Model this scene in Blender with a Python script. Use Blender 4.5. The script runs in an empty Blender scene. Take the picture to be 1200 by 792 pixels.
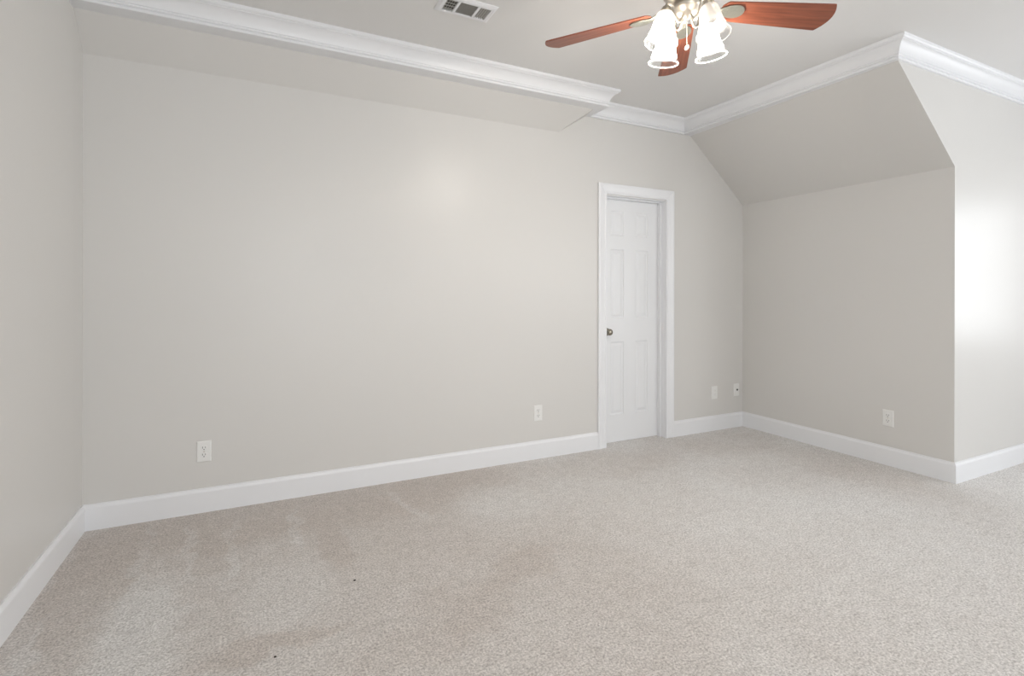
import bpy, bmesh, math, random
from mathutils import Vector, Matrix
random.seed(7)
C = bpy.context.scene.collection
S = bpy.context.scene
PI = math.pi

# ------------------------------------------------------------ camera, world, light
H = 1.215
cd = bpy.data.cameras.new('camera'); cam = bpy.data.objects.new('camera', cd); C.objects.link(cam)
F = 601.663
cd.sensor_fit = 'HORIZONTAL'; cd.sensor_width = 36.0; cd.lens = F / 1200 * 36.0
cd.shift_x = 0.0; cd.shift_y = -(396 - 345.184) / 1200
cd.clip_start = 0.02
cam.matrix_world = (Matrix.Translation((0, 0, H)) @ Matrix.Rotation(math.radians(-26.328), 4, 'Z')
                    @ Matrix.Rotation(PI / 2, 4, 'X') @ Matrix.Rotation(math.radians(0.11), 4, 'Z'))
S.camera = cam
S.view_settings.view_transform = 'Standard'; S.view_settings.look = 'None'
S.view_settings.exposure = 0.03; S.view_settings.gamma = 1.0
S.view_settings.use_curve_mapping = False
S.cycles.max_bounces = 14; S.cycles.diffuse_bounces = 8; S.cycles.glossy_bounces = 4
S.cycles.transmission_bounces = 8; S.cycles.transparent_max_bounces = 12
S.cycles.sample_clamp_indirect = 6.0
S.cycles.use_denoising = True

W = bpy.data.worlds.new('sky'); S.world = W; W.use_nodes = True
wn = W.node_tree; wn.nodes.clear()
wo = wn.nodes.new('ShaderNodeOutputWorld'); wb = wn.nodes.new('ShaderNodeBackground')
wb.inputs['Color'].default_value = (0.80, 0.88, 1.0, 1)      # even overcast sky
wb.inputs['Strength'].default_value = 1.0
wn.links.new(wb.outputs[0], wo.inputs[0])

XL, D, XK, YR, ZC = -0.805, 3.332, 4.045, 1.709, 2.72   # left wall, far wall, knee wall, dormer cheek, ceiling
YN, XD = -2.3, 6.0                            # near wall, other cheek, dormer end

def area(name, loc, direction, sx, sy, power, col):
    l = bpy.data.lights.new(name, 'AREA'); l.shape = 'RECTANGLE'; l.size = sx; l.size_y = sy
    l.energy = power; l.color = col
    o = bpy.data.objects.new(name, l); C.objects.link(o); o.location = loc
    o.rotation_euler = Vector(direction).to_track_quat('-Z', 'Y').to_euler()
    return o
# daylight at the dormer window, then four added fill lamps at invented windows
area('daylight_dormer', (XD + 0.25, 0.62, 1.45), (-1, 0, 0), 1.25, 1.35, 26, (0.97, 0.985, 1.0))
area('fill_end', (XD + 0.25, -1.4, 1.45), (-1, 0, 0), 1.25, 1.35, 70, (0.97, 0.985, 1.0))  # added fill to brighten the left wall
area('fill_near_left', (0.55, YN - 0.25, 1.5), (0, 1, 0), 1.3, 1.5, 64, (0.97, 0.985, 1.0))  # added fill from behind the camera
area('fill_near_middle', (2.75, YN - 0.25, 1.5), (0, 1, 0), 1.3, 1.5, 26, (0.97, 0.985, 1.0))  # added fill from behind the camera, weaker
area('fill_near_right', (5.15, YN - 0.25, 1.5), (0, 1, 0), 1.3, 1.5, 43, (0.97, 0.985, 1.0))  # added fill for the dormer cheek and the right of the carpet
LAMP = 13.0

# ------------------------------------------------------------ helpers
def link(name, bm, mat, parent=None, smooth=False):
    bmesh.ops.recalc_face_normals(bm, faces=bm.faces[:])
    me = bpy.data.meshes.new(name); bm.to_mesh(me); bm.free()
    if smooth:
        for p in me.polygons: p.use_smooth = True
    o = bpy.data.objects.new(name, me); C.objects.link(o)
    me.materials.append(mat)
    if parent: o.parent = parent
    return o

def obj(name, bm, mat, parent=None, smooth=False, bevel=0):
    o = link(name, bm, mat, parent, smooth)
    if bevel:
        m = o.modifiers.new('bevel', 'BEVEL'); m.width = bevel; m.segments = 2
        m.limit_method = 'ANGLE'; m.angle_limit = math.radians(40)
    return o

def struct(name, bm, mat, bevel=0, smooth=False):
    o = obj(name, bm, mat, None, smooth, bevel); o['kind'] = 'structure'; return o

def empty(name, loc=(0, 0, 0), rot=(0, 0, 0), label=None, cat=None, group=None, kind=None):
    o = bpy.data.objects.new(name, None); C.objects.link(o); o.location = loc; o.rotation_euler = rot
    o.empty_display_size = 0.05
    if label: o['label'] = label
    if cat: o['category'] = cat
    if group: o['group'] = group
    if kind: o['kind'] = kind
    return o

def box(bm, x0, x1, y0, y1, z0, z1, M=None):
    vs = [bm.verts.new((x, y, z)) for z in (z0, z1) for y in (y0, y1) for x in (x0, x1)]
    if M: 
        for v in vs: v.co = M @ v.co
    for f in ((0, 2, 3, 1), (4, 5, 7, 6), (0, 1, 5, 4), (2, 6, 7, 3), (0, 4, 6, 2), (1, 3, 7, 5)):
        bm.faces.new([vs[i] for i in f])
    return bm

def bx(*a):
    return box(bmesh.new(), *a)

def solid(bm, verts, faces):
    vs = [bm.verts.new(v) for v in verts]
    for f in faces: bm.faces.new([vs[i] for i in f])
    return bm

def prism(bm, poly, fn, a, b):
    """polygon of 2-D points, extruded from a to b; fn(p, q, t) -> xyz"""
    n = len(poly)
    A = [bm.verts.new(fn(p[0], p[1], a)) for p in poly]
    B = [bm.verts.new(fn(p[0], p[1], b)) for p in poly]
    bm.faces.new(A); bm.faces.new(B[::-1])
    for i in range(n):
        j = (i + 1) % n
        bm.faces.new((A[i], A[j], B[j], B[i]))
    return bm

def lathe(bm, prof, seg=32, M=None, close=True):
    """prof: list of (r, z); open ends at r=0 are fused"""
    rings = []
    for r, z in prof:
        if r < 1e-6:
            v = bm.verts.new((0, 0, z)); rings.append([v])
        else:
            rings.append([bm.verts.new((r * math.cos(2 * PI * k / seg), r * math.sin(2 * PI * k / seg), z)) for k in range(seg)])
    for a, b in zip(rings, rings[1:]):
        for k in range(seg):
            l = (k + 1) % seg
            if len(a) == 1 and len(b) == 1: continue
            if len(a) == 1: bm.faces.new((a[0], b[k], b[l]))
            elif len(b) == 1: bm.faces.new((a[k], a[l], b[0]))
            else: bm.faces.new((a[k], a[l], b[l], b[k]))
    if M:
        for rg in rings:
            for v in rg: v.co = M @ v.co
    return bm

def catmull(pts, n=8):
    P = [Vector(p) for p in pts]; P = [2 * P[0] - P[1]] + P + [2 * P[-1] - P[-2]]
    out = []
    for i in range(1, len(P) - 2):
        for k in range(n):
            t = k / n; a, b, c, d = P[i - 1], P[i], P[i + 1], P[i + 2]
            out.append(0.5 * (2 * b + (c - a) * t + (2 * a - 5 * b + 4 * c - d) * t * t + (3 * b - a - 3 * c + d) * t ** 3))
    out.append(P[-2]); return out

def tube(bm, pts, rad, seg=12, caps=True):
    pts = [Vector(p) for p in pts]; rings = []
    up = Vector((0.12, 0.07, 1)).normalized()
    for i, p in enumerate(pts):
        t = (pts[min(i + 1, len(pts) - 1)] - pts[max(i - 1, 0)]).normalized()
        n = up - t * up.dot(t)
        if n.length < 1e-4: n = Vector((1, 0, 0))
        n.normalize(); up = n; b = t.cross(n)
        r = rad(i / (len(pts) - 1)) if callable(rad) else rad
        rings.append([bm.verts.new(p + r * (math.cos(2 * PI * k / seg) * n + math.sin(2 * PI * k / seg) * b)) for k in range(seg)])
    for a, b in zip(rings, rings[1:]):
        for k in range(seg):
            l = (k + 1) % seg; bm.faces.new((a[k], a[l], b[l], b[k]))
    if caps: bm.faces.new(rings[0][::-1]); bm.faces.new(rings[-1])
    return bm

def sweep(bm, prof, A, B, da, db):
    """profile (p, z) swept along the wall line A->B; da, db are the offset vectors (per unit projection) at each end"""
    n = len(prof)
    ra = [bm.verts.new((A[0] + da[0] * p, A[1] + da[1] * p, z)) for p, z in prof]
    rb = [bm.verts.new((B[0] + db[0] * p, B[1] + db[1] * p, z)) for p, z in prof]
    for i in range(n):
        j = (i + 1) % n; bm.faces.new((ra[i], ra[j], rb[j], rb[i]))
    bm.faces.new(ra); bm.faces.new(rb[::-1])
    return bm

def mitres(path, closed=False):
    """offset vectors to the right-hand side of travel, mitred at the corners"""
    n = len(path); P = [Vector(p) for p in path]; out = []
    def nrm(a, b):
        d = (b - a).normalized(); return Vector((d.y, -d.x))
    for i in range(n):
        if closed or 0 < i < n - 1:
            n1 = nrm(P[i - 1], P[i]); n2 = nrm(P[i], P[(i + 1) % n])
            m = n1 + n2; m = m / m.dot(n1); out.append(m)
        elif i == 0: out.append(nrm(P[0], P[1]))
        else: out.append(nrm(P[-2], P[-1]))
    return out

# ------------------------------------------------------------ materials
def mat(name, col, rough=0.5, metal=0.0, spec=0.5, bump=None, var=None, coat=0):
    m = bpy.data.materials.new(name); m.use_nodes = True
    nt = m.node_tree; b = nt.nodes['Principled BSDF']
    b.inputs['Base Color'].default_value = (*col, 1); b.inputs['Roughness'].default_value = rough
    b.inputs['Metallic'].default_value = metal; b.inputs['Specular IOR Level'].default_value = spec
    b.inputs['Coat Weight'].default_value = coat
    tc = nt.nodes.new('ShaderNodeTexCoord')
    if var:     # (scale, second colour)
        n = nt.nodes.new('ShaderNodeTexNoise'); n.inputs['Scale'].default_value = var[0]; n.inputs['Detail'].default_value = 4
        mx = nt.nodes.new('ShaderNodeMix'); mx.data_type = 'RGBA'
        nt.links.new(tc.outputs['Object'], n.inputs['Vector']); nt.links.new(n.outputs['Fac'], mx.inputs['Factor'])
        mx.inputs['A'].default_value = (*col, 1); mx.inputs['B'].default_value = (*var[1], 1)
        nt.links.new(mx.outputs['Result'], b.inputs['Base Color'])
    if bump:    # (scale, strength, distance)
        n = nt.nodes.new('ShaderNodeTexNoise'); n.inputs['Scale'].default_value = bump[0]; n.inputs['Detail'].default_value = 3
        bp = nt.nodes.new('ShaderNodeBump'); bp.inputs['Strength'].default_value = bump[1]; bp.inputs['Distance'].default_value = bump[2]
        nt.links.new(tc.outputs['Object'], n.inputs['Vector']); nt.links.new(n.outputs['Fac'], bp.inputs['Height'])
        nt.links.new(bp.outputs['Normal'], b.inputs['Normal'])
    return m

WALLC = (0.665, 0.655, 0.635)
m_wall = mat('greige_wall_paint', WALLC, 0.36, spec=0.42, bump=(260, 0.05, 0.001), var=(1.3, (0.655, 0.645, 0.625)))
m_ceil = mat('ceiling_paint', (0.76, 0.757, 0.75), 0.75, spec=0.3, bump=(200, 0.06, 0.001), var=(1.1, (0.75, 0.747, 0.74)))
m_trim = mat('white_gloss_trim', (0.80, 0.81, 0.83), 0.36, spec=0.5, var=(3, (0.785, 0.795, 0.815)))
m_door = mat('white_door_paint', (0.77, 0.78, 0.795), 0.38, spec=0.5, bump=(90, 0.04, 0.001))
m_plate = mat('white_plastic', (0.80, 0.80, 0.785), 0.3, bump=(300, 0.01, 0.0005))
m_dark = mat('dark_slot', (0.02, 0.02, 0.02), 0.6, var=(50, (0.03, 0.03, 0.03)))
m_brass = mat('antique_brass', (0.36, 0.33, 0.27), 0.25, metal=1, var=(40, (0.26, 0.235, 0.19)))
m_nickel = mat('brushed_nickel', (0.66, 0.62, 0.55), 0.36, metal=1, var=(30, (0.58, 0.54, 0.48)), bump=(120, 0.05, 0.001))
m_pewter = mat('pewter_bracket', (0.50, 0.49, 0.43), 0.42, metal=0.9, var=(90, (0.36, 0.37, 0.32)), bump=(140, 0.3, 0.002))
m_duct = mat('duct_grey', (0.10, 0.095, 0.08), 0.7, var=(20, (0.13, 0.125, 0.11)))
m_louver = mat('louver_enamel', (0.56, 0.55, 0.52), 0.4, var=(60, (0.52, 0.51, 0.48)))
m_fob = mat('cream_fob', (0.85, 0.80, 0.70), 0.4, var=(80, (0.8, 0.74, 0.62)))
m_lint = mat('dark_lint', (0.03, 0.025, 0.02), 0.9, var=(900, (0.05, 0.04, 0.03)))

def wood():
    m = bpy.data.materials.new('cherry_wood'); m.use_nodes = True; nt = m.node_tree; b = nt.nodes['Principled BSDF']
    tc = nt.nodes.new('ShaderNodeTexCoord'); mp = nt.nodes.new('ShaderNodeMapping'); mp.inputs['Scale'].default_value = (3, 55, 20)
    n = nt.nodes.new('ShaderNodeTexNoise'); n.inputs['Scale'].default_value = 1.0; n.inputs['Detail'].default_value = 6; n.inputs['Distortion'].default_value = 0.8
    r = nt.nodes.new('ShaderNodeValToRGB')
    r.color_ramp.elements[0].position = 0.3; r.color_ramp.elements[0].color = (0.155, 0.042, 0.022, 1)
    r.color_ramp.elements[1].position = 0.72; r.color_ramp.elements[1].color = (0.30, 0.095, 0.050, 1)
    nt.links.new(tc.outputs['Object'], mp.inputs[0]); nt.links.new(mp.outputs[0], n.inputs['Vector'])
    nt.links.new(n.outputs['Fac'], r.inputs[0]); nt.links.new(r.outputs[0], b.inputs['Base Color'])
    b.inputs['Roughness'].default_value = 0.4
    return m
m_wood = wood()

def glass_shade():
    m = bpy.data.materials.new('frosted_lamp_glass'); m.use_nodes = True; nt = m.node_tree; nt.nodes.clear()
    o = nt.nodes.new('ShaderNodeOutputMaterial')
    tr = nt.nodes.new('ShaderNodeBsdfTransparent'); tr.inputs[0].default_value = (0.97, 0.97, 0.97, 1)
    tl = nt.nodes.new('ShaderNodeBsdfTranslucent'); tl.inputs[0].default_value = (0.95, 0.93, 0.90, 1)
    df = nt.nodes.new('ShaderNodeBsdfDiffuse'); df.inputs[0].default_value = (0.9, 0.89, 0.87, 1)
    gl = nt.nodes.new('ShaderNodeBsdfGlossy'); gl.inputs['Roughness'].default_value = 0.04
    lw = nt.nodes.new('ShaderNodeLayerWeight'); lw.inputs['Blend'].default_value = 0.35
    a = nt.nodes.new('ShaderNodeMixShader'); a.inputs[0].default_value = 0.5
    bmix = nt.nodes.new('ShaderNodeMixShader')
    mr = nt.nodes.new('ShaderNodeMapRange'); mr.inputs['To Min'].default_value = 0.30; mr.inputs['To Max'].default_value = 0.9
    nz = nt.nodes.new('ShaderNodeTexNoise'); nz.inputs['Scale'].default_value = 60
    tc = nt.nodes.new('ShaderNodeTexCoord'); bp = nt.nodes.new('ShaderNodeBump'); bp.inputs['Strength'].default_value = 0.2; bp.inputs['Distance'].default_value = 0.002
    nt.links.new(tc.outputs['Object'], nz.inputs['Vector']); nt.links.new(nz.outputs['Fac'], bp.inputs['Height'])
    for s in (tl, df, gl): nt.links.new(bp.outputs[0], s.inputs['Normal'])
    nt.links.new(tl.outputs[0], a.inputs[1]); nt.links.new(df.outputs[0], a.inputs[2])
    sp = nt.nodes.new('ShaderNodeSeparateXYZ'); lip = nt.nodes.new('ShaderNodeFloatCurve'); zr = nt.nodes.new('ShaderNodeMapRange'); mu = nt.nodes.new('ShaderNodeMath'); mu.operation = 'MULTIPLY'
    zr.inputs['From Min'].default_value = -0.130; zr.inputs['From Max'].default_value = -0.070
    cv = lip.mapping.curves[0]; cv.points[0].location = (0, .9); cv.points[1].location = (1, 1)
    for px, py in ((.05, .9), (.10, .006), (.45, .004), (.70, .9)): cv.points.new(px, py)
    for p_ in cv.points: p_.handle_type = 'VECTOR'
    lip.mapping.update()
    nt.links.new(tc.outputs['Object'], sp.inputs[0]); nt.links.new(sp.outputs['Z'], zr.inputs[0]); nt.links.new(zr.outputs[0], lip.inputs['Value'])
    nt.links.new(lw.outputs['Facing'], mr.inputs[0]); nt.links.new(mr.outputs[0], mu.inputs[0]); nt.links.new(lip.outputs[0], mu.inputs[1])
    nt.links.new(mu.outputs[0], bmix.inputs[0])
    nt.links.new(tr.outputs[0], bmix.inputs[1]); nt.links.new(a.outputs[0], bmix.inputs[2])
    c = nt.nodes.new('ShaderNodeMixShader'); c.inputs[0].default_value = 0.08
    nt.links.new(bmix.outputs[0], c.inputs[1]); nt.links.new(gl.outputs[0], c.inputs[2])
    nt.links.new(c.outputs[0], o.inputs[0]); return m
m_shade = glass_shade()

def window_glass():
    m = bpy.data.materials.new('window_glass'); m.use_nodes = True; nt = m.node_tree; nt.nodes.clear()
    o = nt.nodes.new('ShaderNodeOutputMaterial'); t = nt.nodes.new('ShaderNodeBsdfTransparent'); g = nt.nodes.new('ShaderNodeBsdfGlossy')
    g.inputs['Roughness'].default_value = 0.02; lw = nt.nodes.new('ShaderNodeLayerWeight'); lw.inputs['Blend'].default_value = 0.5
    pw = nt.nodes.new('ShaderNodeMath'); pw.operation = 'POWER'; pw.inputs[1].default_value = 4.0; nt.links.new(lw.outputs['Facing'], pw.inputs[0])
    fr = nt.nodes.new('ShaderNodeMapRange'); fr.inputs['To Min'].default_value = 0.03; fr.inputs['To Max'].default_value = 0.8; nt.links.new(pw.outputs[0], fr.inputs[0])
    mx = nt.nodes.new('ShaderNodeMixShader')
    nt.links.new(fr.outputs[0], mx.inputs[0]); nt.links.new(t.outputs[0], mx.inputs[1]); nt.links.new(g.outputs[0], mx.inputs[2])
    nt.links.new(mx.outputs[0], o.inputs[0]); return m
m_glass = window_glass()

def bulb_mat(name, strength):
    m = bpy.data.materials.new(name); m.use_nodes = True; b = m.node_tree.nodes['Principled BSDF']
    b.inputs['Base Color'].default_value = (0.9, 0.88, 0.84, 1)
    b.inputs['Emission Color'].default_value = (1.0, 0.88, 0.72, 1); b.inputs['Emission Strength'].default_value = strength
    b.inputs['Roughness'].default_value = 0.3
    n = m.node_tree.nodes.new('ShaderNodeTexNoise'); n.inputs['Scale'].default_value = 40
    bp = m.node_tree.nodes.new('ShaderNodeBump'); bp.inputs['Strength'].default_value = 0.02
    m.node_tree.links.new(n.outputs['Fac'], bp.inputs['Height']); m.node_tree.links.new(bp.outputs[0], b.inputs['Normal'])
    return m
m_bulb_on = bulb_mat('glowing_bulb', 14.0)
m_bulb_off = bulb_mat('unlit_bulb', 0.0)

def carpet():
    m = bpy.data.materials.new('beige_carpet'); m.use_nodes = True; nt = m.node_tree; b = nt.nodes['Principled BSDF']
    N = nt.nodes.new; Lk = nt.links.new
    b.inputs['Roughness'].default_value = 0.95; b.inputs['Specular IOR Level'].default_value = 0.1
    b.inputs['Sheen Weight'].default_value = 0.15; b.inputs['Sheen Roughness'].default_value = 0.5
    tc = N('ShaderNodeTexCoord')
    def noise(scale, detail=3, rough=0.5, dist=0.0, sc=None, rot=0.0):
        n = N('ShaderNodeTexNoise'); n.inputs['Scale'].default_value = scale; n.inputs['Detail'].default_value = detail
        n.inputs['Roughness'].default_value = rough; n.inputs['Distortion'].default_value = dist
        mp = N('ShaderNodeMapping'); mp.inputs['Scale'].default_value = sc or (1, 1, 1); mp.inputs['Rotation'].default_value = (0, 0, rot)
        Lk(tc.outputs['Object'], mp.inputs[0]); Lk(mp.outputs[0], n.inputs['Vector']); return n
    def ramp(src, p0, c0, p1, c1):
        r = N('ShaderNodeValToRGB'); e = r.color_ramp.elements
        e[0].position = p0; e[0].color = (*c0, 1); e[1].position = p1; e[1].color = (*c1, 1); Lk(src, r.inputs[0]); return r
    def mul(a, b_, f=1.0):
        x = N('ShaderNodeMix'); x.data_type = 'RGBA'; x.blend_type = 'MULTIPLY'; x.inputs['Factor'].default_value = f
        Lk(a, x.inputs['A']); Lk(b_, x.inputs['B']); return x.outputs['Result']
    # worn and brushed patches on a sideways drift: value 0 = warm taupe, 1 = pale grey nap
    big = noise(0.8, 5, 0.55, 0.5)
    def math_(op, a, b_=None):
        m_ = N('ShaderNodeMath'); m_.operation = op
        for k_, v_ in enumerate((a, b_)):
            if v_ is None: continue
            if isinstance(v_, (int, float)): m_.inputs[k_].default_value = v_
            else: Lk(v_, m_.inputs[k_])
        return m_.outputs[0]
    def remap(src, a0, a1, b0, b1, smooth=True):
        m_ = N('ShaderNodeMapRange'); m_.interpolation_type = 'SMOOTHSTEP' if smooth else 'LINEAR'
        for k_, v_ in zip(('From Min', 'From Max', 'To Min', 'To Max'), (a0, a1, b0, b1)): m_.inputs[k_].default_value = v_
        Lk(src, m_.inputs[0]); return m_.outputs[0]
    # coordinates wobbled by noise so brush marks get ragged edges
    wob = noise(5.5, 4, 0.65); vs_ = N('ShaderNodeVectorMath'); vs_.operation = 'SUBTRACT'; Lk(wob.outputs['Color'], vs_.inputs[0]); vs_.inputs[1].default_value = (.5, .5, .5)
    vm = N('ShaderNodeVectorMath'); vm.operation = 'MULTIPLY_ADD'; Lk(vs_.outputs[0], vm.inputs[0]); vm.inputs[1].default_value = (.26, .30, 0); Lk(tc.outputs['Object'], vm.inputs[2])
    P_ = vm.outputs[0]
    val = math_('MULTIPLY_ADD', big.outputs['Fac'], 1.6); val.node.inputs[2].default_value = -0.30
    sx = N('ShaderNodeSeparateXYZ'); Lk(P_, sx.inputs[0])
    val = math_('ADD', val, remap(sx.outputs['X'], 0.7, 2.4, -.12, .26))  # value drifts paler from left to right
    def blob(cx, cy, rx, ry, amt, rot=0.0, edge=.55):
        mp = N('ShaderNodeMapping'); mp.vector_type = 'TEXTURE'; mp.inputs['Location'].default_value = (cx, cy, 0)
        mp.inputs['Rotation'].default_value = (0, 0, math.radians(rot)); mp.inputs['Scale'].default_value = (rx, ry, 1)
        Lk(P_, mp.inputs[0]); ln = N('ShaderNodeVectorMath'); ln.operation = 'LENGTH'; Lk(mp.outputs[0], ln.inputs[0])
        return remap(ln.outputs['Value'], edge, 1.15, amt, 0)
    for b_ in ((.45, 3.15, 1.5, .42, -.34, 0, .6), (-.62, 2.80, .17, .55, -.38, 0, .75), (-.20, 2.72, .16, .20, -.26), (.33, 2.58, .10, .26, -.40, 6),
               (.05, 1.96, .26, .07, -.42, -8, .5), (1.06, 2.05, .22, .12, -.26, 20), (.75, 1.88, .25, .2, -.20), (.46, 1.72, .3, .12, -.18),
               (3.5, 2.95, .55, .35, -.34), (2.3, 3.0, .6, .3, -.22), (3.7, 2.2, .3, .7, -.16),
               (-.48, 2.90, .035, .40, .42, 0), (-.38, 2.25, .17, .42, .42, 8), (-.29, 2.85, .028, .34, .36, 3), (-.11, 2.78, .032, .42, .36, 2),
               (.18, 2.90, .030, .34, .36), (.77, 2.96, .035, .30, .34, 16), (.10, 2.30, .20, .30, .24), (1.25, 2.75, .25, .35, .26, 20), (-.70, 2.2, .03, .35, .3, -3)):
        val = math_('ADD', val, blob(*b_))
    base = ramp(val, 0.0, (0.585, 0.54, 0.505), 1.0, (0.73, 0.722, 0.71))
    tuft = noise(125, 4, 0.75, 0.3)
    s4 = ramp(tuft.outputs['Fac'], 0.36, (0.60, 0.59, 0.58), 0.60, (1.19, 1.19, 1.19))
    mott = noise(16, 3, 0.6, 0.2)
    s5 = ramp(mott.outputs['Fac'], 0.3, (0.94, 0.935, 0.93), 0.7, (1.05, 1.05, 1.05))
    crease = noise(42, 3, 0.6, 1.2, (1, 1.7, 1), 0.7)
    s6 = ramp(crease.outputs['Fac'], 0.34, (0.86, 0.855, 0.85), 0.50, (1.03, 1.03, 1.03))
    c = mul(base.outputs[0], s6.outputs[0]); c = mul(c, s5.outputs[0]); c = mul(c, s4.outputs[0])
    Lk(c, b.inputs['Base Color'])
    t2 = noise(150, 3, 0.7, 0.0, (1, 1.3, 1), 0.5)
    add = N('ShaderNodeMath'); add.operation = 'ADD'; Lk(tuft.outputs['Fac'], add.inputs[0]); Lk(t2.outputs['Fac'], add.inputs[1])
    bp = N('ShaderNodeBump'); bp.inputs['Strength'].default_value = 0.6; bp.inputs['Distance'].default_value = 0.005
    Lk(add.outputs[0], bp.inputs['Height']); Lk(bp.outputs[0], b.inputs['Normal'])
    return m
m_carpet = carpet()

# ------------------------------------------------------------ room shell
struct('floor', bx(XL - .3, XD + .3, YN - .3, D + .35, -0.12, 0.0), m_carpet)
struct('ceiling', bx(XL - .3, XD + .3, YN - .3, D + .35, ZC, ZC + .12), m_ceil)
struct('wall_left', bx(XL - .12, XL, YN - .12, D, 0, ZC), m_wall)
DX0, DX1, DZ = 2.487, 3.110, 2.013      # door opening
bm = bmesh.new()
prism(bm, [(XL - .12, 0), (DX0, 0), (DX0, DZ), (DX1, DZ), (DX1, 0), (4.3, 0), (4.3, ZC), (XL - .12, ZC)],
      lambda p, q, t: (p, t, q), D, D + .13)
struct('wall_far', bm, m_wall)
# knee wall, its sloping upper part and the dormer cheeks
CH = 0.004
ZK, XT = 2.05, 3.382
def cheek(y0, y1):
    return prism(bmesh.new(), [(XK, 0), (XK, ZK), (XT, 2.610), (XT, ZC), (XD + .12, ZC), (XD + .12, 0)], lambda p, q, t: (p, t, q), y0, y1)
struct('wall_right', bx(XK, XK + .12, YR + CH, D, 0, ZK), m_wall)
struct('ceiling_slope', prism(bmesh.new(), [(XK, ZK), (XT, 2.610), (XT, ZC), (XK + .12, ZC), (XK + .12, ZK)], lambda p, q, t: (p, t, q), YR + CH, D), m_wall)
struct('wall_dormer', cheek(YR, YR + CH), m_wall)

def wall_with_holes(axis, const, thick, a0, a1, holes):
    """axis 'x': wall plane at x=const spanning y; axis 'y': plane at y=const spanning x"""
    bm = bmesh.new(); cur = a0
    def bb(p0, p1, z0, z1):
        if axis == 'x': box(bm, min(const, const + thick), max(const, const + thick), p0, p1, z0, z1)
        else: box(bm, p0, p1, min(const, const + thick), max(const, const + thick), z0, z1)
    for h0, h1, z0, z1 in holes:
        bb(cur, h0, 0, ZC); bb(h0, h1, 0, z0); bb(h0, h1, z1, ZC); cur = h1
    bb(cur, a1, 0, ZC); return bm
WD = (0.07, 1.17, 0.78, 2.10)
WD_FILL = (-1.95, -0.85, 0.78, 2.10)
WN_FILL = [(0.0, 1.1, 0.78, 2.20), (2.2, 3.3, 0.78, 2.20), (4.6, 5.7, 0.78, 2.20)]
struct('wall_dormer_end', wall_with_holes('x', XD, .12, YN - .12, YR + .12, [WD_FILL, WD]), m_wall)
struct('wall_near', wall_with_holes('y', YN, -.12, XL - .12, XD + .12, WN_FILL), m_wall)

def window(name, M, w, h):
    """local x across, z up, y outward (wall 0..0.12), origin at the lower left of the opening"""
    t = empty(name, kind='structure'); t.matrix_world = M
    fb = bmesh.new()
    for a in ((0, .04, 0, h), (w - .04, w, 0, h), (.04, w - .04, 0, .05), (.04, w - .04, h - .04, h), (.04, w - .04, h / 2 - .02, h / 2 + .02)):
        box(fb, a[0], a[1], .045, .085, a[2], a[3])
    for k in (1, 2): box(fb, w * k / 3 - .008, w * k / 3 + .008, .055, .075, .05, h - .04)
    for z in (h * .27, h * .75): box(fb, .04, w - .04, .056, .074, z - .008, z + .008)
    obj('window_frame', fb, m_trim, t)
    obj('window_pane', bx(.03, w - .03, .063, .067, .03, h - .03), m_glass, t)
    cb = bmesh.new()
    for a in ((-.075, 0, -.02, h), (w, w + .075, -.02, h), (-.075, w + .075, h, h + .075)):
        box(cb, a[0], a[1], -.018, 0, a[2], a[3])
    obj('window_casing', cb, m_trim, t, bevel=.004)
    sb = bmesh.new(); box(sb, -.09, w + .09, -.05, .045, -.035, 0); box(sb, -.075, w + .075, -.016, 0, -.105, -.035)
    obj('window_sill', sb, m_trim, t, bevel=.004)
window('window_1', Matrix.Translation((XD, WD[1], WD[2])) @ Matrix.Rotation(-PI / 2, 4, 'Z'), WD[1] - WD[0], WD[3] - WD[2])
window('window_2', Matrix.Translation((XD, WD_FILL[1], WD_FILL[2])) @ Matrix.Rotation(-PI / 2, 4, 'Z'), WD_FILL[1] - WD_FILL[0], WD_FILL[3] - WD_FILL[2])  # invented window, put in so the left wall gets more light
for k, wn_ in enumerate(WN_FILL):
    window('window_%d' % (k + 3), Matrix.Translation((wn_[1], YN, wn_[2])) @ Matrix.Rotation(PI, 4, 'Z'), wn_[1] - wn_[0], wn_[3] - wn_[2])  # invented, unseen windows added as openings for the near fill lamps

# soffit over the far wall: sloping face, hipped end, boxed upper part behind the crown
ZB = 2.606
SX0, SX1 = XL, 2.304
bm = bmesh.new()
solid(bm, [(SX0, D, 2.447), (2.035, D, 2.447), (2.252, 3.178, ZB), (SX0, 3.178, ZB), (2.285, D, ZB), (SX0, D, ZB)],
      [(0, 1, 2, 3), (1, 4, 2), (3, 2, 4, 5), (0, 3, 5), (0, 5, 4, 1)])
struct('ceiling_soffit', bm, m_wall)

# ------------------------------------------------------------ crown moulding
prof = [(0, 2.604), (.015, 2.604), (.0165, 2.606), (.0165, 2.6155), (.0115, 2.618), (.0115, 2.6205), (.0185, 2.623), (.0205, 2.627), (.0195, 2.631), (.0160, 2.633), (.0165, 2.6355)]
for k in range(0, 13):
    a = k / 12
    prof.append((.020 + .044 * (.55 * (1 - math.cos(a * PI / 2)) + .45 * a), 2.637 + .057 * (.7 * math.sin(a * PI / 2) + .3 * a)))
prof += [(.0640, 2.6975), (.0700, 2.6985), (.0735, 2.701), (.0775, 2.705), (.0785, 2.71), (.0785, ZC), (0, ZC)]
def smooth_prof_obj(name, bm):
    o = struct(name, bm, m_trim, smooth=True)
    for p in o.data.polygons: p.use_smooth = True
    o.data.set_sharp_from_angle(angle=math.radians(24)); return o
path = [(SX0, 3.099), (SX1, 3.099), (SX1, D), (3.315, D), (3.375, YR), (XD, YR), (XD, YN), (XL, YN)]
mt = mitres(path)
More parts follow.
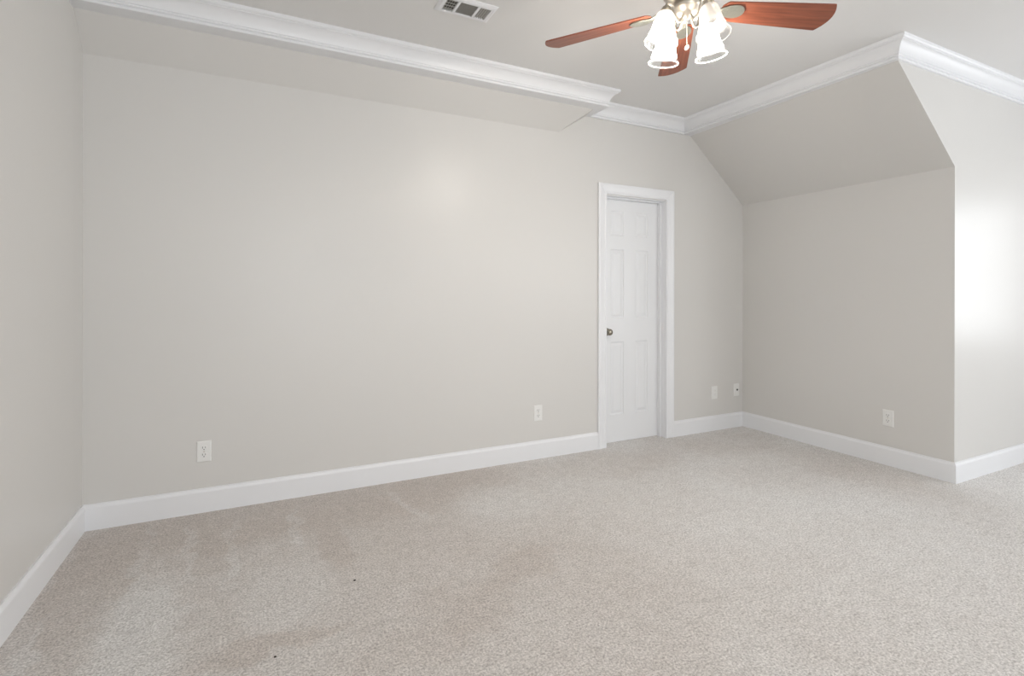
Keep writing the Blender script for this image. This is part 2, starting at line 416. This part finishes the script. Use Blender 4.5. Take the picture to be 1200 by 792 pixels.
groups = {'trim_1': [0, 1], 'trim_2': [2], 'trim_3': [3], 'trim_4': [4], 'trim_5': [5, 6]}
for nm, segs in groups.items():
    bm = bmesh.new()
    for i in segs: sweep(bm, prof, path[i], path[i + 1], mt[i], mt[i + 1])
    if nm == 'trim_1':      # flat board under the crown along the soffit, with the box that carries it
        prism(bm, [(SX0, 3.099), (SX1, 3.099), (SX1, D), (2.275, D), (2.245, 3.182), (SX0, 3.182)], lambda p, q, t: (p, q, t), 2.6045, 2.6075)
        box(bm, SX0, SX1, 3.099, D, 2.608, ZC)
    if nm == 'trim_3':      # flat board between the crown and the sloping wall
        prism(bm, [(3.314, D), (3.374, YR), (3.392, YR), (3.392, D)], lambda p, q, t: (p, q, t), 2.6045, 2.640)
    smooth_prof_obj(nm, bm)
# crown on the left wall from the near wall up to the soffit
bm = bmesh.new(); sweep(bm, prof, (XL, YN), (XL, 2.20), (1, 1), (1, 0)); smooth_prof_obj('trim_6', bm)

# ------------------------------------------------------------ baseboards
bprof = [(0, 0), (.0145, 0), (.0145, .112), (.0125, .118), (.0085, .124), (.0065, .130), (.0065, .133), (0, .133)]
def baseboard(name, pts, ends=None):
    m_ = mitres(pts)
    if ends: 
        if ends[0]: m_[0] = Vector(ends[0])
        if ends[1]: m_[-1] = Vector(ends[1])
    bm = bmesh.new()
    for i in range(len(pts) - 1): sweep(bm, bprof, pts[i], pts[i + 1], m_[i], m_[i + 1])
    o = struct(name, bm, m_trim)
baseboard('baseboard_left', [(XL, YN), (XL, D)], ((1, 1), (1, -1)))
baseboard('baseboard_far_left', [(XL, D), (2.402, D)], ((1, -1), None))
baseboard('baseboard_far_right', [(3.182, D), (XK, D)], (None, (-1, -1)))
baseboard('baseboard_right', [(XK, D), (XK, YR)], ((-1, -1), (-1, -1)))
baseboard('baseboard_dormer', [(XK, YR), (XD, YR)], ((-1, -1), (-1, -1)))
baseboard('baseboard_near', [(XD, YR), (XD, YN), (XL, YN)], ((-1, -1), (1, 1)))

# ------------------------------------------------------------ door
door = empty('door_1', (DX0, D, 0), kind='structure')
door['label'] = 'closed white six panel door with brass knob in the far wall'
ow = DX1 - DX0
def rel(bm):
    for v in bm.verts: v.co -= Vector((DX0, D, 0))
    return bm
# slab with six sunken panels and raised fields
YS = D + 0.086; SLX0, SLX1, SLZ0, SLZ1 = DX0 + .006, DX1 - .010, 0.002, DZ - .006
cols = [(2.592, 2.730), (2.852, 2.985)]
rows = [(0.225, 0.828), (1.022, 1.590), (1.702, 1.905)]
bm = bmesh.new()
xs = sorted({SLX0, SLX1, *[v for c in cols for v in c]}); zs = sorted({SLZ0, SLZ1, *[v for r in rows for v in r]})
def vget(cache, x, y, z):
    k = (round(x, 5), round(y, 5), round(z, 5))
    if k not in cache: cache[k] = bm.verts.new((x, y, z))
    return cache[k]
cc = {}
for i in range(len(xs) - 1):
    for j in range(len(zs) - 1):
        x0, x1, z0, z1 = xs[i], xs[i + 1], zs[j], zs[j + 1]
        is_panel = any(abs(c[0] - x0) < 1e-6 for c in cols) and any(abs(r[0] - z0) < 1e-6 for r in rows)
        if not is_panel:
            bm.faces.new([vget(cc, x0, YS, z0), vget(cc, x1, YS, z0), vget(cc, x1, YS, z1), vget(cc, x0, YS, z1)])
        else:
            rings = []
            for inset, dy in ((0, 0), (.004, .006), (.012, .008), (.016, .008), (.036, .001), (.038, .001)):
                rings.append([vget(cc, x0 + inset, YS + dy, z0 + inset), vget(cc, x1 - inset, YS + dy, z0 + inset),
                              vget(cc, x1 - inset, YS + dy, z1 - inset), vget(cc, x0 + inset, YS + dy, z1 - inset)])
            for a, b in zip(rings, rings[1:]):
                for k in range(4): bm.faces.new((a[k], a[(k + 1) % 4], b[(k + 1) % 4], b[k]))
            bm.faces.new(rings[-1])
yb = YS + .035
box(bm, SLX0, SLX1, yb - .02, yb, SLZ0, SLZ1)
for (a, b) in (((SLX0, SLZ0), (SLX1, SLZ0)), ((SLX1, SLZ0), (SLX1, SLZ1)), ((SLX1, SLZ1), (SLX0, SLZ1)), ((SLX0, SLZ1), (SLX0, SLZ0))):
    bm.faces.new([bm.verts.new(v) for v in ((a[0], YS, a[1]), (b[0], YS, b[1]), (b[0], yb, b[1]), (a[0], yb, a[1]))])
obj('door_slab', rel(bm), m_door, door)
# jamb with stops
bm = bmesh.new(); j = .016
y0, y1 = D + .001, D + .13
box(bm, DX0 - .004, DX0 + .004, y0, y1, 0, DZ); box(bm, DX1 - .006, DX1 + .004, y0, y1, 0, DZ); box(bm, DX0, DX1, y0, y1, DZ - .004, DZ + .006)
box(bm, DX0 + .004, DX0 + .014, D + .050, YS - .002, 0, DZ - .004); box(bm, DX1 - .020, DX1 - .006, D + .050, YS - .002, 0, DZ - .004)
box(bm, DX0 + .014, DX1 - .018, D + .050, YS - .002, DZ - .015, DZ - .004)
obj('door_jamb', rel(bm), m_trim, door)
# casing with stepped profile, mitred corners
cp = [(0, 0), (0, .011), (.006, .013), (.012, .013), (.016, .010), (.022, .010), (.050, .015), (.060, .019), (.072, .019), (.078, .016), (.078, 0)]
def casing(iw0, iw1, itop, w):
    bm = bmesh.new(); s = w / .078
    segs = [((iw0, 0), (iw0, itop), (-1, 0), (-1, 1)), ((iw0, itop), (iw1, itop), (-1, 1), (1, 1)), ((iw1, itop), (iw1, 0), (1, 1), (1, 0))]
    for A, B, da, db in segs:
        ra = [bm.verts.new((A[0] + da[0] * p * s, D - q, A[1] + da[1] * p * s)) for p, q in cp]
        rb = [bm.verts.new((B[0] + db[0] * p * s, D - q, B[1] + db[1] * p * s)) for p, q in cp]
        for i in range(len(cp)):
            k = (i + 1) % len(cp); bm.faces.new((ra[i], ra[k], rb[k], rb[i]))
        bm.faces.new(ra); bm.faces.new(rb[::-1])
    return bm
obj('door_casing', rel(casing(DX0 - .003, DX1 - .004, DZ + .006, .082)), m_trim, door)
# knob
KX, KZ = 2.553, .912
Mk = Matrix.Translation((KX - DX0, YS - D, KZ)) @ Matrix.Rotation(PI / 2, 4, 'X')
kn = obj('knob', lathe(bmesh.new(), [(0.0, .062), (.012, .0615), (.021, .058), (.0265, .050), (.027, .043), (.022, .034), (.013, .029), (.0105, .024), (.0105, .006), (0, .006)], 32, Mk), m_brass, door, True)
obj('rosette', lathe(bmesh.new(), [(0, .009), (.020, .0085), (.029, .006), (.032, .002), (.032, 0), (0, 0)], 32, Mk), m_brass, kn, True)

# ------------------------------------------------------------ wall outlets
def plate_mesh(w=.071, h=.116):
    bm = bmesh.new(); rings = []
    for inset, d in ((0, 0), (0, .002), (.003, .0055), (.005, .006)):
        rings.append([bm.verts.new((sx * (w / 2 - inset), -d, sz * (h / 2 - inset))) for sx, sz in ((-1, -1), (1, -1), (1, 1), (-1, 1))])
    for a, b in zip(rings, rings[1:]):
        for k in range(4): bm.faces.new((a[k], a[(k + 1) % 4], b[(k + 1) % 4], b[k]))
    bm.faces.new(rings[-1]); bm.faces.new(rings[0][::-1]); return bm
def disc(bm, x, z, r, y0, y1, seg=20, flat=None):
    pts = []
    for k in range(seg):
        a = 2 * PI * k / seg; px, pz = r * math.cos(a), r * math.sin(a)
        if flat: pz = max(-flat, min(flat, pz))
        pts.append((x + px, z + pz))
    return prism(bm, pts, lambda p, q, t: (p, t, q), y0, y1)
def duplex(loc, rz, label, group='white duplex outlets'):
    t = empty('wall_outlet', loc, (0, 0, rz), label, 'outlet', group)
    obj('face_plate', plate_mesh(), m_plate, t)
    for s in (-1, 1):
        r = obj('receptacle', disc(bmesh.new(), 0, s * .0195, .0175, -.0085, -.005, 28, .0145), m_plate, t)
        b = bmesh.new(); z = s * .0195
        box(b, -.0078, -.0056, -.0090, -.006, z - .001, z + .009); box(b, .0056, .0078, -.0090, -.006, z, z + .008)
        disc(b, 0, z - .0075, .0028, -.0090, -.006, 12)
        obj('slots', b, m_dark, r)
    b = bmesh.new(); disc(b, 0, 0, .0035, -.0078, -.005, 14); obj('screw', b, m_nickel, t)
    return t
duplex((-.268, D, .337), 0, 'white outlet plate low on the far wall, nearest the left corner')
duplex((1.865, D, .337), 0, 'white outlet plate low on the far wall, just left of the door')
duplex((XK, 2.098, .337), -PI / 2, 'white outlet plate on the right knee wall under the sloping ceiling')
t = empty('wall_outlet', (3.681, D, .339), (0, 0, 0), 'white rocker style outlet plate between the door and the right corner', 'outlet')
obj('face_plate', plate_mesh(), m_plate, t)
r = obj('receptacle', bx(-.0165, .0165, -.0078, -.005, -.033, .033), m_plate, t, bevel=.001)
b = bmesh.new()
for z in (-.018, .018):
    box(b, -.0075, -.0058, -.0084, -.006, z - .001, z + .007); box(b, .0058, .0075, -.0084, -.006, z - .001, z + .007); disc(b, 0, z - .007, .0024, -.0084, -.006, 12)
obj('slots', b, m_louver, r)
for z in (-.048, .048): obj('screw', disc(bmesh.new(), 0, z, .003, -.0072, -.005, 12), m_plate, t)
t = empty('cable_jack', (3.962, D, .342), (0, 0, 0), 'white jack plate with one dark round socket, beside the right corner', 'cable jack')
obj('face_plate', plate_mesh(.070, .114), m_plate, t)
obj('socket', disc(bmesh.new(), 0.004, 0, .0085, -.011, -.005, 20), m_dark, t)
for z in (-.042, .042): obj('screw', disc(bmesh.new(), 0, z, .003, -.0072, -.005, 12), m_plate, t)

# ------------------------------------------------------------ ceiling register
VX0, VX1, VY0, VY1 = .828, 1.128, 2.440, 2.606
vent = empty('ceiling_vent', ((VX0 + VX1) / 2, (VY0 + VY1) / 2, ZC), (0, 0, 0), 'white rectangular air register in the ceiling with three louvre banks', 'air vent')
w, h = (VX1 - VX0) / 2, (VY1 - VY0) / 2
bm = bmesh.new(); iw, ih = w - .030, h - .030
def fr(x0, x1, y0, y1): box(bm, x0, x1, y0, y1, -.010, -.0005)
# bevelled frame ring
rings = []
for (a, b_, z) in ((w, h, 0), (w, h, -.004), (w - .014, h - .014, -.012), (iw, ih, -.012), (iw, ih, 0)):
    rings.append([bm.verts.new((sx * a, sy * b_, z)) for sx, sy in ((-1, -1), (1, -1), (1, 1), (-1, 1))])
for a, b_ in zip(rings, rings[1:] + rings[:1]):
    for k in range(4): bm.faces.new((a[k], a[(k + 1) % 4], b_[(k + 1) % 4], b_[k]))
obj('frame', bm, m_trim, vent)
obj('duct', bx(-iw, iw, -ih, ih, -.0015, -.0005), m_duct, vent)
dv = (-.054, .054)
for x in dv: obj('divider', bx(x - .0065, x + .0065, -ih, ih, -.0125, -.002), m_trim, vent)
def slat(bm, c, along, half, tilt):
    M = Matrix.Translation(c) @ (Matrix.Rotation(tilt, 4, 'Y') if along == 'y' else Matrix.Rotation(tilt, 4, 'X'))
    if along == 'y': box(bm, -.0045, .0045, -half, half, -.0004, .0004, M)
    else: box(bm, -half, half, -.0045, .0045, -.0004, .0004, M)
b = bmesh.new(); n = 5
for k in range(n): slat(b, (-iw + .006 + k * (iw - .0605 - .008) / (n - 1), 0, -.0065), 'y', ih, math.radians(-51))
for k in range(4): slat(b, ((-iw - .0605) / 2, -ih + .014 + k * (2 * ih - .028) / 3, -.0035), 'x', (iw - .0605) / 2, math.radians(90))
obj('louvers', b, m_louver, vent)
b = bmesh.new(); n = 12
for k in range(n): slat(b, (0, -ih + .004 + k * (2 * ih - .008) / (n - 1), -.0065), 'x', .0475, math.radians(52))
obj('louvers', b, m_louver, vent)
b = bmesh.new(); n = 5
for k in range(n): slat(b, (iw - .006 - k * (iw - .0605 - .008) / (n - 1), 0, -.0065), 'y', ih, math.radians(50))
obj('louvers', b, m_louver, vent)

# ------------------------------------------------------------ ceiling fan
CX, CY = 1.660, 1.655
fan = empty('ceiling_fan', (CX, CY, ZC), (0, 0, 0), 'ceiling fan with cherry wood blades and a lit four shade nickel light kit', 'ceiling fan')
Z = lambda z: z - ZC
obj('canopy', lathe(bmesh.new(), [(0, 0), (.075, 0), (.075, -.012), (.068, -.04), (.045, -.065), (.03, -.07), (0, -.07)], 40), m_nickel, fan, True)
obj('motor_housing', lathe(bmesh.new(), [(0, -.06), (.04, -.062), (.085, -.075), (.115, -.10), (.122, -.13), (.122, -.165), (.112, -.185), (.108, -.19), (.100, -.205), (.085, -.225), (.062, -.238), (0, -.240)], 48), m_nickel, fan, True)
obj('light_fitter', lathe(bmesh.new(), [(0, -.236), (.050, -.236), (.056, -.245), (.056, -.258), (.064, -.262), (.066, -.268), (.058, -.278), (.046, -.290), (.034, -.298), (.018, -.304), (.012, -.312), (.006, -.318), (0, -.318)], 40), m_nickel, fan, True)
ZBL = 2.452
def blade_mesh():
    bm = bmesh.new(); top = []; R0, R1 = .150, .662
    out = []
    hw = lambda r: .052 + (.0775 - .052) * min(1, max(0, (r - .15) / .48)) ** .85
    for r in (.17, .2, .25, .3, .36, .42, .48, .54, .59, .630, .640): out.append((r, hw(r)))
    tip = [(.640 + .030 * (1 - (y / .0775) ** 2), y) for y in [.0765 - .153 * k / 16 for k in range(17)]]
    root = [(.162, -.047), (.150, -.030), (.148, 0), (.150, .030), (.162, .047)]
    poly = [(x, y) for x, y in out] + tip + [(x, -y) for x, y in out[::-1]] + root
    return prism(bm, poly, lambda p, q, t: (p, q, t), -.003, .003)
def bracket_mesh():
    bm = bmesh.new()
    # leaf shaped plate below the blade root
    poly = []
    for k in range(24):
        a = 2 * PI * k / 24; x = .198 + .056 * math.cos(a); y = -.008 + .036 * math.sin(a) * (1 + .2 * math.cos(a))
        poly.append((x, y))
    prism(bm, poly, lambda p, q, t: (p, q, t - .10 * 0), -.0105, -.0035)
    # neck back to the motor
    sec = [(.105, .010, .020), (.125, .014, .004), (.150, .020, -.007), (.180, .024, -.007)]
    rings = []
    for r, hw_, z in sec:
        rings.append([bm.verts.new((r, s * hw_, z + dz)) for s, dz in ((-1, -.005), (1, -.005), (1, .004), (-1, .004))])
    for a, b in zip(rings, rings[1:]):
        for k in range(4): bm.faces.new((a[k], a[(k + 1) % 4], b[(k + 1) % 4], b[k]))
    bm.faces.new(rings[0]); bm.faces.new(rings[-1][::-1])
    return bm
base = 51.8
b0 = k0 = None
for i in range(5):
    ang = math.radians(base + 72 * i)
    M = Matrix.Translation((0, 0, Z(ZBL))) @ Matrix.Rotation(ang, 4, 'Z') @ Matrix.Rotation(math.radians(-12.5), 4, 'X')
    if i == 0:
        b0 = obj('blade', blade_mesh(), m_wood, fan, bevel=.0015); k0 = obj('blade_bracket', bracket_mesh(), m_pewter, b0, bevel=.003)
        b0.matrix_local = M
    else:
        b = b0.copy(); C.objects.link(b); b.parent = fan; b.matrix_local = M
        k = k0.copy(); C.objects.link(k); k.parent = b

def shade_profile():
    # bell: neck at the top (z=0) flaring to the rim (z=-L)
    out = [(.024, .002), (.030, -.001), (.0345, -.008), (.038, -.022), (.0405, -.040), (.0430, -.058), (.0465, -.075), (.052, -.090), (.0580, -.106), (.0632, -.117), (.0652, -.1225), (.0662, -.1245), (.0662, -.1270), (.0645, -.1285)]
    return out
SHT = math.radians(11)
SR, SZ = .121, 2.398
lampz = Z(SZ)
def arm_pts():
    return catmull([(.020, 0, Z(2.428)), (.032, 0, Z(2.400)), (.047, 0, Z(2.384)), (.064, 0, Z(2.397)), (.073, 0, Z(2.425)), (.084, 0, Z(2.446)), (.110, 0, Z(2.446)), (.120, 0, Z(2.430))], 6)
for i in range(4):
    a = math.radians(90 * i + 0)
    lit = (i != 3)
    Rz = Matrix.Rotation(a, 4, 'Z')
    arm = obj('lamp_arm', tube(bmesh.new(), arm_pts(), .0052, 10), m_nickel, fan, True); arm.matrix_local = Rz
    M = Matrix.Translation((SR, 0, lampz)) @ Matrix.Rotation(-SHT, 4, 'Y')
    cup = lathe(bmesh.new(), [(0, .036), (.010, .035), (.017, .030), (.022, .020), (.0275, .006), (.0275, -.004), (.024, -.004), (.018, -.002), (0, -.002)], 28)
    o = obj('socket_cup', cup, m_nickel, arm, True); o.matrix_local = M
    bm = lathe(bmesh.new(), shade_profile(), 48)
    # rippled rim
    for v in bm.verts:
        if v.co.z < -.085:
            an = math.atan2(v.co.y, v.co.x); f = 1 + .012 * math.cos(12 * an) * min(1, (-.085 - v.co.z) / .03); v.co.x *= f; v.co.y *= f
    o = obj('lamp_shade', bm, m_shade, arm, True); o.matrix_local = M
    sm = o.modifiers.new('wall', 'SOLIDIFY'); sm.thickness = .0022; sm.offset = 1
    bm = lathe(bmesh.new(), [(0, -.004), (.012, -.004), (.013, -.016), (.018, -.026), (.0235, -.038), (.0245, -.048), (.020, -.060), (.012, -.067), (0, -.069)], 28)
    o = obj('light_bulb', bm, m_bulb_on if lit else m_bulb_off, arm, True); o.matrix_local = M
    if lit:
        l = bpy.data.lights.new('bulb_light', 'POINT'); l.energy = LAMP; l.shadow_soft_size = .010; l.color = (1.0, 0.93, 0.84)
        lo = bpy.data.objects.new('bulb_light', l); C.objects.link(lo)
        p = Matrix.Translation((CX, CY, ZC)) @ Rz @ M @ Vector((0, 0, -.080))
        lo.location = p
# pull chain: a row of tiny beads with a fob
bm = bmesh.new(); n = 34
for k in range(n):
    z = Z(2.412) - k * .0034
    lathe(bm, [(0, z + .0016), (.0013, z + .0008), (.0016, z), (.0013, z - .0008), (0, z - .0016)], 8)
pc = obj('pull_chain', bm, m_nickel, fan, True)
obj('chain_fob', lathe(bmesh.new(), [(0, .016), (.003, .014), (.0065, .008), (.008, 0), (.0065, -.008), (.003, -.013), (0, -.014)], 16, Matrix.Translation((0.0, 0, Z(2.284))) @ Matrix.Rotation(math.radians(28), 4, 'Y')), m_fob, pc, True)

# ------------------------------------------------------------ specks on the carpet
def speck(x, y, r, label):
    bm = bmesh.new(); bmesh.ops.create_icosphere(bm, subdivisions=2, radius=r)
    for v in bm.verts: v.co *= random.uniform(.75, 1.2); v.co.z *= .5
    o = obj('lint_speck', bm, m_lint, None, True); o.location = (x, y, r * .4)
    o['label'] = label; o['category'] = 'lint'
speck(.370, 2.248, .0055, 'tiny dark speck of lint on the carpet, the one nearer the far wall')
speck(.054, 1.891, .0045, 'tiny dark speck of lint on the carpet at the bottom edge of the view')
